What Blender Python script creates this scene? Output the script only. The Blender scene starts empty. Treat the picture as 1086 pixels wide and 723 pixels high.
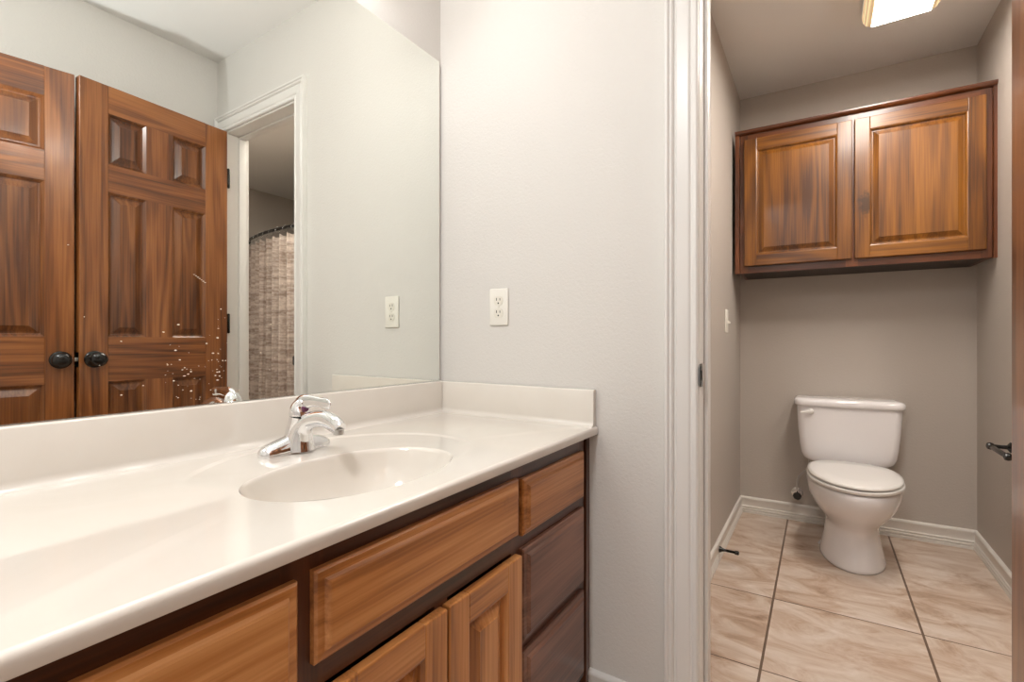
import bpy, bmesh, math, random
from mathutils import Vector, Matrix
random.seed(7)
sc = bpy.context.scene
COL = sc.collection
PI = math.pi

# ------------------------------------------------------------------ camera, world, exposure
H = 1.013
YAW = 32.82
cam_d = bpy.data.cameras.new('camera')
cam_d.sensor_width = 36.0
cam_d.lens = 507.0 / 1086.0 * 36.0
cam_d.clip_start = 0.02
cam = bpy.data.objects.new('camera', cam_d)
COL.objects.link(cam)
cam.location = (0, 0, H)
cam.rotation_euler = (PI / 2, 0, math.radians(YAW - 90))
sc.camera = cam

w = bpy.data.worlds.new('world')
sc.world = w
w.use_nodes = True
w.node_tree.nodes['Background'].inputs[0].default_value = (0.8, 0.85, 1, 1)
w.node_tree.nodes['Background'].inputs[1].default_value = 0.05

sc.view_settings.view_transform = 'Standard'
sc.view_settings.look = 'None'
sc.view_settings.gamma = 1.0
sc.view_settings.use_curve_mapping = False
sc.view_settings.exposure = 0.0

BULB = 37.0          # strength of the globe bulbs over the mirror
TUBE = 35.0          # strength of the ceiling lamp's lens
FLASH = 52.0         # watts of the camera's flash
BATH_FILL = 10.0          # watts of the added fill near the bath
VANITY_FILL = 18.5         # watts of the fill added under the vanity room's ceiling

# the photographer's flash, bounced off the ceiling
fl = bpy.data.lights.new('camera_flash', 'SPOT')
fl.energy = FLASH
fl.color = (0.94, 0.975, 1.0)
fl.shadow_soft_size = 0.03
fl.spot_size = math.radians(128)
fl.spot_blend = 0.7
flo = bpy.data.objects.new('camera_flash', fl)
COL.objects.link(flo)
flo.location = (-0.02, -0.09, 1.29)
flo.rotation_euler = (PI, 0, 0)

cl = bpy.data.lights.new('vanity_fill', 'AREA')  # added fill light, no fixture; lifts the vanity room
cl.shape = 'DISK'
cl.size = 0.30
cl.energy = VANITY_FILL
cl.color = (0.98, 0.99, 1.0)
clo = bpy.data.objects.new('vanity_fill', cl)
COL.objects.link(clo)
clo.location = (-0.35, 0.35, 2.43)


bl = bpy.data.lights.new('bath_fill', 'AREA')  # added light without a fixture, brightens the curtain and bath walls
bl.shape = 'DISK'
bl.size = 0.25
bl.energy = BATH_FILL
bl.color = (1.0, 0.93, 0.85)
blo = bpy.data.objects.new('bath_fill', bl)
COL.objects.link(blo)
blo.location = (1.60, -1.05, 2.43)


# ------------------------------------------------------------------ materials
def new_mat(name):
    m = bpy.data.materials.new(name)
    m.use_nodes = True
    nt = m.node_tree
    return m, nt, nt.nodes['Principled BSDF']


def srgb(r, g, b):
    def f(c):
        c /= 255.0
        return c / 12.92 if c <= 0.04045 else ((c + 0.055) / 1.055) ** 2.4
    return (f(r), f(g), f(b), 1)


def plain(name, col, rough=0.5, metal=0.0, coat=0.0, spec=0.5):
    m, nt, b = new_mat(name)
    b.inputs['Base Color'].default_value = col
    b.inputs['Roughness'].default_value = rough
    b.inputs['Metallic'].default_value = metal
    b.inputs['Coat Weight'].default_value = coat
    b.inputs['Coat Roughness'].default_value = 0.08
    b.inputs['Specular IOR Level'].default_value = spec
    return m


def N(nt, t, **kw):
    n = nt.nodes.new(t)
    for k, v in kw.items():
        setattr(n, k, v)
    return n


def L(nt, a, b):
    nt.links.new(a, b)


def painted(name, col, scale=115, bump=0.5, rough=0.6, dist=0.002):
    """Rolled paint over sprayed drywall texture."""
    m, nt, b = new_mat(name)
    b.inputs['Base Color'].default_value = col
    b.inputs['Roughness'].default_value = rough
    b.inputs['Specular IOR Level'].default_value = 0.35
    g = N(nt, 'ShaderNodeNewGeometry')
    n = N(nt, 'ShaderNodeTexNoise')
    n.inputs['Scale'].default_value = scale
    n.inputs['Detail'].default_value = 3
    n.inputs['Roughness'].default_value = 0.55
    n.inputs['Distortion'].default_value = 0.6
    L(nt, g.outputs['Position'], n.inputs['Vector'])
    bp = N(nt, 'ShaderNodeBump')
    bp.inputs['Strength'].default_value = bump
    bp.inputs['Distance'].default_value = dist
    L(nt, n.outputs['Fac'], bp.inputs['Height'])
    L(nt, bp.outputs['Normal'], b.inputs['Normal'])
    return m


def wood(name, axis, dark, mid, light, rough=0.33, coat=0.35, ring=5.0, knots=0.0, across=9.0):
    """Stained knotty alder; axis is the local axis the grain runs along."""
    m, nt, b = new_mat(name)
    tc = N(nt, 'ShaderNodeTexCoord')
    oi = N(nt, 'ShaderNodeObjectInfo')
    sc_ = N(nt, 'ShaderNodeVectorMath', operation='SCALE')
    comb = N(nt, 'ShaderNodeCombineXYZ')
    for k in range(3):
        mm = N(nt, 'ShaderNodeMath', operation='MULTIPLY')
        mm.inputs[1].default_value = (17.3, 9.1, 23.7)[k]
        L(nt, oi.outputs['Random'], mm.inputs[0])
        L(nt, mm.outputs[0], comb.inputs[k])
    add = N(nt, 'ShaderNodeVectorMath', operation='ADD')
    L(nt, tc.outputs['Object'], add.inputs[0])
    L(nt, comb.outputs[0], add.inputs[1])
    P = add.outputs[0]

    def stretched(s):
        mp = N(nt, 'ShaderNodeMapping')
        v = [1.0, 1.0, 1.0]
        v[axis] = s
        mp.inputs['Scale'].default_value = v
        L(nt, P, mp.inputs['Vector'])
        return mp.outputs[0]

    n1 = N(nt, 'ShaderNodeTexNoise')
    n1.inputs['Scale'].default_value = across
    n1.inputs['Detail'].default_value = 1.5
    n1.inputs['Distortion'].default_value = 0.25
    L(nt, stretched(0.085), n1.inputs['Vector'])
    mul = N(nt, 'ShaderNodeMath', operation='MULTIPLY')
    mul.inputs[1].default_value = ring * 2 * PI
    L(nt, n1.outputs['Fac'], mul.inputs[0])
    sn = N(nt, 'ShaderNodeMath', operation='SINE')
    L(nt, mul.outputs[0], sn.inputs[0])
    mr = N(nt, 'ShaderNodeMapRange')
    mr.inputs[1].default_value = -1
    mr.inputs[2].default_value = 1
    L(nt, sn.outputs[0], mr.inputs[0])
    # fine pores
    n2 = N(nt, 'ShaderNodeTexNoise')
    n2.inputs['Scale'].default_value = 170
    n2.inputs['Detail'].default_value = 3
    L(nt, stretched(0.022), n2.inputs['Vector'])
    # broad stain blotches
    n3 = N(nt, 'ShaderNodeTexNoise')
    n3.inputs['Scale'].default_value = 4.5
    n3.inputs['Detail'].default_value = 2
    n3.inputs['Distortion'].default_value = 0.3
    L(nt, stretched(0.28), n3.inputs['Vector'])
    # blend
    a1 = N(nt, 'ShaderNodeMath', operation='MULTIPLY')
    a1.inputs[1].default_value = 0.22
    L(nt, mr.outputs[0], a1.inputs[0])
    a2 = N(nt, 'ShaderNodeMath', operation='MULTIPLY_ADD')
    a2.inputs[1].default_value = 0.55
    L(nt, n2.outputs['Fac'], a2.inputs[0])
    L(nt, a1.outputs[0], a2.inputs[2])
    a3 = N(nt, 'ShaderNodeMath', operation='MULTIPLY_ADD')
    a3.inputs[1].default_value = 0.70
    L(nt, n3.outputs['Fac'], a3.inputs[0])
    L(nt, a2.outputs[0], a3.inputs[2])
    rp = N(nt, 'ShaderNodeValToRGB')
    e = rp.color_ramp.elements
    e[0].position = 0.50
    e[0].color = dark
    e[1].position = 1.12
    e[1].color = light
    k = e.new(0.82)
    k.color = mid
    # ramp input is clamped to 0..1, so bring the sum into range
    sc2 = N(nt, 'ShaderNodeMapRange')
    sc2.inputs[1].default_value = 0.42
    sc2.inputs[2].default_value = 1.05
    L(nt, a3.outputs[0], sc2.inputs[0])
    e[0].position = 0.12
    k.position = 0.48
    e[-1].position = 0.88
    L(nt, sc2.outputs[0], rp.inputs[0])
    col = rp.outputs[0]
    if knots > 0:
        vo = N(nt, 'ShaderNodeTexVoronoi')
        vo.inputs['Scale'].default_value = knots
        vo.inputs['Randomness'].default_value = 1.0
        L(nt, stretched(0.6), vo.inputs['Vector'])
        nn = N(nt, 'ShaderNodeTexNoise')
        nn.inputs['Scale'].default_value = 60
        L(nt, P, nn.inputs['Vector'])
        ad = N(nt, 'ShaderNodeMath', operation='MULTIPLY_ADD')
        ad.inputs[1].default_value = 0.10
        L(nt, nn.outputs['Fac'], ad.inputs[0])
        L(nt, vo.outputs['Distance'], ad.inputs[2])
        kr = N(nt, 'ShaderNodeMapRange')
        kr.inputs[1].default_value = 0.09
        kr.inputs[2].default_value = 0.135
        kr.inputs[3].default_value = 0.75
        kr.inputs[4].default_value = 0.0
        L(nt, ad.outputs[0], kr.inputs[0])
        mx = N(nt, 'ShaderNodeMix', data_type='RGBA')
        L(nt, kr.outputs[0], mx.inputs['Factor'])
        L(nt, col, mx.inputs['A'])
        mx.inputs['B'].default_value = (dark[0] * 0.25, dark[1] * 0.25, dark[2] * 0.25, 1)
        col = mx.outputs['Result']
    L(nt, col, b.inputs['Base Color'])
    b.inputs['Roughness'].default_value = rough
    b.inputs['Coat Weight'].default_value = coat
    b.inputs['Coat Roughness'].default_value = 0.16
    bp = N(nt, 'ShaderNodeBump')
    bp.inputs['Strength'].default_value = 0.05
    bp.inputs['Distance'].default_value = 0.001
    L(nt, n2.outputs['Fac'], bp.inputs['Height'])
    L(nt, bp.outputs['Normal'], b.inputs['Normal'])
    return m


def wood_set(name, dark, mid, light, **kw):
    return [wood(name + '_' + 'xyz'[a], a, dark, mid, light, **kw) for a in range(3)]


WALL = painted('wall_paint', srgb(219, 216, 211))
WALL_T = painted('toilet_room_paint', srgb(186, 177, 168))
CEIL = painted('ceiling_paint', srgb(236, 234, 231), scale=90, bump=0.12)
CEIL_T = CEIL
TRIM = plain('white_trim_enamel', srgb(232, 230, 226), rough=0.30)
BASE_T = plain('white_base_enamel', srgb(222, 217, 210), rough=0.33)
MARBLE = None
CHROME = plain('chrome', (0.82, 0.82, 0.83, 1), rough=0.06, metal=1.0)
NICKEL = plain('worn_metal', (0.55, 0.54, 0.52, 1), rough=0.3, metal=1.0)
BLACK = plain('oiled_black_metal', (0.006, 0.0055, 0.005, 1), rough=0.22, metal=0.0, coat=0.15)
DARK = plain('dark_void', (0.012, 0.010, 0.009, 1), rough=0.9)
CHINA = plain('vitreous_china', srgb(232, 228, 228), rough=0.12, coat=0.5)
SEATP = plain('seat_plastic', srgb(230, 227, 223), rough=0.22, coat=0.2)
UNDER = plain('underside_painted_shade', srgb(38, 22, 14), rough=0.5)  # near-black colour paints in the shade beneath the wall cabinet
PLATE = plain('ivory_plate', srgb(238, 235, 226), rough=0.35)
RECEP = plain('ivory_receptacle', srgb(232, 228, 216), rough=0.35)
SLOT = plain('slot_dark', (0.03, 0.028, 0.025, 1), rough=0.8)
RUBBER = plain('white_rubber', srgb(225, 222, 215), rough=0.6)
HOSE = plain('braided_hose', (0.55, 0.54, 0.52, 1), rough=0.4, metal=0.8)
SPECK = plain('dried_spatter', srgb(245, 232, 214), rough=0.7)
PLUM = plain('plum_dot', srgb(92, 36, 70), rough=0.4)
GLASS_EDGE = plain('mirror_edge', (0.16, 0.165, 0.165, 1), rough=0.3, metal=0.6)

VAN = wood_set('vanity_alder', srgb(140, 86, 42), srgb(188, 124, 66), srgb(214, 154, 96), knots=2.2)
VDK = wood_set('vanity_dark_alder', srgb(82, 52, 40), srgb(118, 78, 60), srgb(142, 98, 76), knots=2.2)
VFR = wood_set('vanity_frame_alder', srgb(52, 28, 16), srgb(78, 43, 25), srgb(104, 60, 35))
CAB = wood_set('wall_cabinet_alder', srgb(74, 39, 9), srgb(116, 69, 15), srgb(144, 91, 26), knots=2.2)
CFR = wood_set('wall_cabinet_frame', srgb(58, 28, 14), srgb(92, 48, 22), srgb(120, 68, 34))
DOR = wood_set('door_pine', srgb(84, 44, 19), srgb(128, 74, 34), srgb(160, 101, 53), across=13.0)
DPN = wood_set('door_panel_pine', srgb(78, 41, 18), srgb(116, 67, 31), srgb(146, 92, 48), across=12.0)


def marble():
    m, nt, b = new_mat('cultured_marble')
    g = N(nt, 'ShaderNodeNewGeometry')
    n = N(nt, 'ShaderNodeTexNoise')
    n.inputs['Scale'].default_value = 4
    n.inputs['Detail'].default_value = 4
    n.inputs['Distortion'].default_value = 1.5
    L(nt, g.outputs['Position'], n.inputs['Vector'])
    rp = N(nt, 'ShaderNodeValToRGB')
    rp.color_ramp.elements[0].position = 0.35
    rp.color_ramp.elements[0].color = srgb(223, 216, 206)
    rp.color_ramp.elements[1].position = 0.7
    rp.color_ramp.elements[1].color = srgb(227, 221, 212)
    L(nt, n.outputs['Fac'], rp.inputs[0])
    L(nt, rp.outputs[0], b.inputs['Base Color'])
    b.inputs['Roughness'].default_value = 0.10
    b.inputs['Coat Weight'].default_value = 0.6
    b.inputs['Coat Roughness'].default_value = 0.05
    return m


MARBLE = marble()


def tile():
    m, nt, b = new_mat('travertine_tile')
    g = N(nt, 'ShaderNodeNewGeometry')
    sep = N(nt, 'ShaderNodeSeparateXYZ')
    L(nt, g.outputs['Position'], sep.inputs[0])

    def M(op, a, bb=None, c=None):
        n = N(nt, 'ShaderNodeMath', operation=op)
        for i, v in enumerate((a, bb, c)):
            if v is None:
                continue
            if isinstance(v, (int, float)):
                n.inputs[i].default_value = v
            else:
                L(nt, v, n.inputs[i])
        return n.outputs[0]
    x, y = sep.outputs[0], sep.outputs[1]
    ys = M('SUBTRACT', y, 0.1555)
    ty = M('DIVIDE', ys, 0.4535)
    xs = M('ADD', M('SUBTRACT', x, 2.1385), M('MULTIPLY', ys, 0.033))
    tx = M('MINIMUM', M('DIVIDE', xs, 0.483), 0.5)      # the farthest row is one long tile
    dy = M('MULTIPLY', M('ABSOLUTE', M('SUBTRACT', ty, M('ROUND', ty))), 0.4535)
    dx = M('MULTIPLY', M('ABSOLUTE', M('SUBTRACT', tx, M('ROUND', tx))), 0.483)
    gy = M('LESS_THAN', dy, 0.0038)
    gx = M('LESS_THAN', dx, 0.0026)
    gr = M('MAXIMUM', gy, gx)
    # per-tile offset
    cmb = N(nt, 'ShaderNodeCombineXYZ')
    L(nt, M('FLOOR', tx), cmb.inputs[0])
    L(nt, M('FLOOR', ty), cmb.inputs[1])
    sv = N(nt, 'ShaderNodeVectorMath', operation='SCALE')
    sv.inputs['Scale'].default_value = 3.7
    L(nt, cmb.outputs[0], sv.inputs[0])
    av = N(nt, 'ShaderNodeVectorMath', operation='ADD')
    L(nt, g.outputs['Position'], av.inputs[0])
    L(nt, sv.outputs[0], av.inputs[1])
    mp = N(nt, 'ShaderNodeMapping')
    mp.inputs['Rotation'].default_value = (0, 0, math.radians(18))
    mp.inputs['Scale'].default_value = (1.5, 0.8, 1)
    L(nt, av.outputs[0], mp.inputs['Vector'])
    n1 = N(nt, 'ShaderNodeTexNoise')
    n1.inputs['Scale'].default_value = 5.5
    n1.inputs['Detail'].default_value = 9
    n1.inputs['Roughness'].default_value = 0.66
    n1.inputs['Distortion'].default_value = 1.0
    L(nt, mp.outputs[0], n1.inputs['Vector'])
    rp = N(nt, 'ShaderNodeValToRGB')
    e = rp.color_ramp.elements
    e[0].position = 0.28
    e[0].color = srgb(152, 125, 104)
    e[1].position = 0.74
    e[1].color = srgb(218, 206, 196)
    k = e.new(0.43)
    k.color = srgb(186, 161, 141)
    k = e.new(0.55)
    k.color = srgb(202, 184, 168)
    L(nt, n1.outputs['Fac'], rp.inputs[0])
    mx = N(nt, 'ShaderNodeMix', data_type='RGBA')
    L(nt, gr, mx.inputs['Factor'])
    L(nt, rp.outputs[0], mx.inputs['A'])
    mx.inputs['B'].default_value = srgb(112, 92, 78)
    L(nt, mx.outputs['Result'], b.inputs['Base Color'])
    b.inputs['Roughness'].default_value = 0.42
    bp = N(nt, 'ShaderNodeBump')
    bp.inputs['Strength'].default_value = 0.6
    bp.inputs['Distance'].default_value = 0.002
    bp.invert = True
    L(nt, gr, bp.inputs['Height'])
    L(nt, bp.outputs['Normal'], b.inputs['Normal'])
    return m


TILE = tile()


def mirror_mat():
    m, nt, b = new_mat('silvered_glass')
    b.inputs['Base Color'].default_value = (0.90, 0.92, 0.88, 1)
    b.inputs['Metallic'].default_value = 1.0
    b.inputs['Roughness'].default_value = 0.0
    return m


MIRROR = mirror_mat()


def emis(name, col, strength):
    m, nt, b = new_mat(name)
    b.inputs['Base Color'].default_value = col
    b.inputs['Emission Color'].default_value = col
    b.inputs['Emission Strength'].default_value = strength
    return m


LENS = emis('lit_lens', (1.0, 0.93, 0.85, 1), TUBE)
BULBM = emis('lit_globe', (1.0, 0.97, 0.945, 1), BULB)


def prism_mat():
    m, nt, b = new_mat('ribbed_acrylic')
    g = N(nt, 'ShaderNodeNewGeometry')
    sep = N(nt, 'ShaderNodeSeparateXYZ')
    L(nt, g.outputs['Position'], sep.inputs[0])
    mm = N(nt, 'ShaderNodeMath', operation='MULTIPLY')
    mm.inputs[1].default_value = 520.0
    L(nt, sep.outputs[2], mm.inputs[0])
    s = N(nt, 'ShaderNodeMath', operation='SINE')
    L(nt, mm.outputs[0], s.inputs[0])
    mr = N(nt, 'ShaderNodeMapRange')
    mr.inputs[1].default_value = -1
    mr.inputs[2].default_value = 1
    mr.inputs[3].default_value = 0.28
    mr.inputs[4].default_value = 1.0
    L(nt, s.outputs[0], mr.inputs[0])
    b.inputs['Base Color'].default_value = srgb(214, 190, 150)
    b.inputs['Emission Color'].default_value = srgb(240, 214, 165)
    L(nt, mr.outputs[0], b.inputs['Emission Strength'])
    b.inputs['Roughness'].default_value = 0.2
    return m


PRISM = prism_mat()


def cloth():
    m, nt, b = new_mat('woven_curtain')
    g = N(nt, 'ShaderNodeNewGeometry')
    mp = N(nt, 'ShaderNodeMapping')
    mp.inputs['Scale'].default_value = (3, 3, 34)
    L(nt, g.outputs['Position'], mp.inputs['Vector'])
    n = N(nt, 'ShaderNodeTexNoise')
    n.inputs['Scale'].default_value = 1.0
    n.inputs['Detail'].default_value = 4
    n.inputs['Roughness'].default_value = 0.6
    L(nt, mp.outputs[0], n.inputs['Vector'])
    mp2 = N(nt, 'ShaderNodeMapping')
    mp2.inputs['Scale'].default_value = (40, 40, 60)
    L(nt, g.outputs['Position'], mp2.inputs['Vector'])
    n2 = N(nt, 'ShaderNodeTexNoise')
    n2.inputs['Scale'].default_value = 1.0
    n2.inputs['Detail'].default_value = 2
    L(nt, mp2.outputs[0], n2.inputs['Vector'])
    ma = N(nt, 'ShaderNodeMath', operation='MULTIPLY_ADD')
    ma.inputs[1].default_value = 0.45
    L(nt, n2.outputs['Fac'], ma.inputs[0])
    L(nt, n.outputs['Fac'], ma.inputs[2])
    rp = N(nt, 'ShaderNodeValToRGB')
    rp.color_ramp.elements[0].position = 0.55
    rp.color_ramp.elements[0].color = srgb(158, 138, 126)
    rp.color_ramp.elements[1].position = 0.86
    rp.color_ramp.elements[1].color = srgb(218, 204, 194)
    L(nt, ma.outputs[0], rp.inputs[0])
    L(nt, rp.outputs[0], b.inputs['Base Color'])
    b.inputs['Roughness'].default_value = 0.8
    return m


CLOTH = cloth()


# ------------------------------------------------------------------ mesh helpers
def add_box(bm, x0, x1, y0, y1, z0, z1, bev=0.0, seg=2, mi=0):
    vs = [bm.verts.new((x, y, z)) for x in (x0, x1) for y in (y0, y1) for z in (z0, z1)]
    idx = [(0, 1, 3, 2), (4, 6, 7, 5), (0, 4, 5, 1), (2, 3, 7, 6), (0, 2, 6, 4), (1, 5, 7, 3)]
    fs = []
    for f in idx:
        fc = bm.faces.new([vs[i] for i in f])
        fc.material_index = mi
        fs.append(fc)
    if bev > 0:
        es = list({e for f in fs for e in f.edges})
        r = bmesh.ops.bevel(bm, geom=es, offset=bev, segments=seg, profile=0.5, affect='EDGES')
        for f in r['faces']:
            f.material_index = mi
    return vs


def loft(bm, rings, cap0=True, cap1=True, closed=True, mi=0):
    R = [[bm.verts.new(p) for p in r] for r in rings]
    n = len(R[0])
    for a, b in zip(R, R[1:]):
        for i in range(n if closed else n - 1):
            j = (i + 1) % n
            f = bm.faces.new((a[i], a[j], b[j], b[i]))
            f.material_index = mi
    if cap0:
        bm.faces.new(R[0]).material_index = mi
    if cap1:
        bm.faces.new(R[-1]).material_index = mi
    return R


def tube(bm, pts, rad, n=16, flat=None, mi=0, up=(0, 0, 1)):
    """Sweep an ellipse along pts; rad per point (ru, rv) with rv along the in-plane normal."""
    pts = [Vector(p) for p in pts]
    rings = []
    for i, p in enumerate(pts):
        a = pts[max(i - 1, 0)]
        b = pts[min(i + 1, len(pts) - 1)]
        t = (b - a).normalized()
        upv = Vector(up)
        if abs(t.dot(upv)) > 0.98:
            upv = Vector((0, 1, 0)) if abs(t.y) < 0.9 else Vector((1, 0, 0))
        s = t.cross(upv).normalized()
        v = s.cross(t).normalized()
        r = rad[i] if isinstance(rad, (list, tuple)) else rad
        ru, rv = r if isinstance(r, (list, tuple)) else (r, r)
        rings.append([p + s * (ru * math.cos(2 * PI * k / n)) + v * (rv * math.sin(2 * PI * k / n)) for k in range(n)])
    return loft(bm, rings, mi=mi)


def smooth_path(pts, rad, k=6):
    """Catmull-Rom resample of points and (ru, rv) radii."""
    P = [Vector(p) for p in pts]
    Rr = [Vector((r[0], r[1], 0)) if isinstance(r, (list, tuple)) else Vector((r, r, 0)) for r in rad]
    op, orr = [], []

    def cr(a, b, c, d, t):
        return 0.5 * ((2 * b) + (c - a) * t + (2 * a - 5 * b + 4 * c - d) * t * t + (3 * b - a - 3 * c + d) * t ** 3)
    n = len(P)
    for i in range(n - 1):
        q = [max(i - 1, 0), i, i + 1, min(i + 2, n - 1)]
        for s in range(k):
            t = s / k
            op.append(cr(*[P[j] for j in q], t))
            orr.append(cr(*[Rr[j] for j in q], t))
    op.append(P[-1])
    orr.append(Rr[-1])
    return op, [(max(r.x, 0.0004), max(r.y, 0.0004)) for r in orr]


def lathe(bm, prof, axis='z', origin=(0, 0, 0), n=24, mi=0):
    """prof: (radius, height) pairs about an axis through origin."""
    o = Vector(origin)
    rings = []
    for r, h in prof:
        ring = []
        for k in range(n):
            a = 2 * PI * k / n
            c_, s_ = r * math.cos(a), r * math.sin(a)
            if axis == 'z':
                v = (c_, s_, h)
            elif axis == 'y':
                v = (c_, h, s_)
            else:
                v = (h, c_, s_)
            ring.append(o + Vector(v))
        rings.append(ring)
    return loft(bm, rings, mi=mi)


def panel_rings(bm, x0, x1, z0, z1, y, rings, sgn=1, mi=0):
    """Nested rectangles: (inset, depth behind y)."""
    R = []
    for ins, dep in rings:
        yy = y + sgn * dep
        R.append([bm.verts.new(p) for p in ((x0 + ins, yy, z0 + ins), (x1 - ins, yy, z0 + ins),
                                            (x1 - ins, yy, z1 - ins), (x0 + ins, yy, z1 - ins))])
    for a, b in zip(R, R[1:]):
        for i in range(4):
            j = (i + 1) % 4
            bm.faces.new((a[i], a[j], b[j], b[i])).material_index = mi
    bm.faces.new(R[-1]).material_index = mi
    return R


def obj(name, bm, mats, parent=None, smooth=35, loc=None):
    bmesh.ops.recalc_face_normals(bm, faces=bm.faces[:])
    me = bpy.data.meshes.new(name)
    bm.to_mesh(me)
    bm.free()
    if not isinstance(mats, (list, tuple)):
        mats = [mats]
    for m in mats:
        me.materials.append(m)
    if smooth:
        me.shade_smooth()
        me.set_sharp_from_angle(angle=math.radians(smooth))
    o = bpy.data.objects.new(name, me)
    COL.objects.link(o)
    if parent:
        o.parent = parent
    if loc:
        o.location = loc
    return o


def thing(name, label, cat, loc=(0, 0, 0), rz=0.0, group=None):
    o = bpy.data.objects.new(name, None)
    o.empty_display_size = 0.05
    COL.objects.link(o)
    o.location = loc
    o.rotation_euler = (0, 0, rz)
    o['label'] = label
    o['category'] = cat
    if group:
        o['group'] = group
    return o


def struct(o):
    o['kind'] = 'structure'
    return o


def BM():
    return bmesh.new()


def profile_run(bm, p, q, prof, mi=0, ext=(0, 0)):
    """Extrude prof [(out, z)] from p to q; 'out' points to the left of p->q."""
    P, Q = Vector(p), Vector(q)
    d = (Q - P).normalized()
    nrm = Vector((-d.y, d.x, 0))
    P3 = Vector((P.x, P.y, 0)) - Vector((d.x, d.y, 0)) * ext[0]
    Q3 = Vector((Q.x, Q.y, 0)) + Vector((d.x, d.y, 0)) * ext[1]
    r0 = [P3 + nrm * o + Vector((0, 0, z)) for o, z in prof]
    r1 = [Q3 + nrm * o + Vector((0, 0, z)) for o, z in prof]
    return loft(bm, [r0, r1], mi=mi)


# ------------------------------------------------------------------ the room
XE = 1.252           # face of the far wall (with the outlet)
XB = 1.362           # its other face, in the toilet room
YM = 1.095           # mirror surface
YW = 1.101           # mirror wall
YO = -0.430          # wall opposite the mirror
ZC = 2.450
YJ0, YJ1 = -0.336, 0.253   # jamb faces of the doorway
ZJ = 2.064

bm = BM()
add_box(bm, -1.3, 3.4, -2.5, 1.3, -0.06, 0.0)
struct(obj('floor', bm, TILE, smooth=0))
bm = BM()
add_box(bm, -1.3, 3.4, -2.5, 1.3, ZC, ZC + 0.06)
struct(obj('ceiling', bm, CEIL, smooth=0))
bm = BM()
add_box(bm, -1.2, XE + 0.02, YW, YW + 0.1, 0, ZC)
struct(obj('wall_left', bm, WALL, smooth=0))
# far wall with the doorway to the toilet room; its other face is painted like that room
bm = BM()
for (y0, y1, z0, z1) in ((YJ1 + 0.019, YW + 0.1, 0, ZC), (-2.45, YJ0 - 0.019, 0, ZC), (YJ0 - 0.019, YJ1 + 0.019, ZJ + 0.019, ZC)):
    add_box(bm, XE, XB, y0, y1, z0, z1)
for f in bm.faces:
    if f.calc_center_median().x > XB - 0.001:
        f.material_index = 1
struct(obj('wall_far', bm, [WALL, WALL_T], smooth=0))
# wall opposite the mirror, with the opening behind the door that stands ajar
bm = BM()
CX0, CX1 = -0.075, 0.665
add_box(bm, CX1, XE, YO - 0.1, YO, 0, ZC)
add_box(bm, -1.2, CX0, YO - 0.1, YO, 0, ZC)
add_box(bm, CX0, CX1, YO - 0.1, YO, 2.07, ZC)
add_box(bm, CX0 - 0.1, CX1 + 0.1, YO - 0.75, YO - 0.70, 0, ZC)
add_box(bm, CX0 - 0.1, CX0 - 0.05, YO - 0.70, YO - 0.1, 0, ZC)
add_box(bm, CX1 + 0.05, CX1 + 0.1, YO - 0.70, YO - 0.1, 0, ZC)
struct(obj('wall_right', bm, WALL, smooth=0))
bm = BM()
add_box(bm, -1.3, -1.2, YO - 0.1, YW + 0.1, 0, ZC)
struct(obj('wall_near', bm, WALL, smooth=0))

# toilet room
BL = Vector((3.136, 0.402))
BR = Vector((3.177, -0.640))
bd = (BR - BL).normalized()
bm = BM()
add_box(bm, XB, 3.3, 0.402, 0.5, 0, ZC)
struct(obj('wall_alcove_left', bm, WALL_T, smooth=0))
bm = BM()
a, b_ = BL - bd * 0.05, BR + bd * 0.05
loft(bm, [[(a.x, a.y, z), (b_.x, b_.y, z), (b_.x + 0.1, b_.y, z), (a.x + 0.1, a.y, z)] for z in (0, ZC)])
struct(obj('wall_alcove_back', bm, WALL_T, smooth=0))
bm = BM()
add_box(bm, 2.45, 3.3, -0.75, -0.640, 0, ZC)
struct(obj('wall_alcove_right', bm, WALL_T, smooth=0))
bm = BM()
add_box(bm, 3.2, 3.3, -2.45, -0.75, 0, ZC)
struct(obj('wall_bath_back', bm, WALL_T, smooth=0))
bm = BM()
add_box(bm, XB, 3.3, -2.45, -2.33, 0, ZC)
struct(obj('wall_bath_end', bm, WALL_T, smooth=0))

# base boards: (out, z)
BP = [(0, 0), (0.0145, 0), (0.0145, 0.011), (0.0100, 0.014), (0.0145, 0.018), (0.0145, 0.026), (0.0095, 0.030),
      (0.0130, 0.034), (0.0130, 0.039), (0.0100, 0.043), (0.0100, 0.076), (0.0125, 0.080), (0.0125, 0.086),
      (0.0085, 0.092), (0.004, 0.094), (0, 0.094)]
bm = BM()
profile_run(bm, (3.2, 0.402), (XB, 0.402), BP)
bb = struct(obj('baseboard_alcove_left', bm, BASE_T))
bm = BM()
profile_run(bm, BR, BL, BP)
struct(obj('baseboard_alcove_back', bm, BASE_T))
bm = BM()
profile_run(bm, (2.45, -0.640), (3.2, -0.640), BP)
struct(obj('baseboard_alcove_right', bm, BASE_T))
bm = BM()
profile_run(bm, (XE, 0.338), (XE, 0.56), BP)
struct(obj('baseboard_far', bm, TRIM))

# door casings: across the face (0 = opening side), out from the wall
CP = [(0, 0), (0, 0.010), (0.004, 0.013), (0.010, 0.0125), (0.0125, 0.010), (0.0175, 0.0095), (0.0205, 0.0125), (0.0245, 0.0135),
      (0.0500, 0.0145), (0.0525, 0.0105), (0.0565, 0.0105), (0.0585, 0.016), (0.0625, 0.0185), (0.0665, 0.0165), (0.0685, 0.0175),
      (0.0715, 0.0215), (0.0785, 0.0215), (0.0800, 0.019), (0.0800, 0)]


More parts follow.
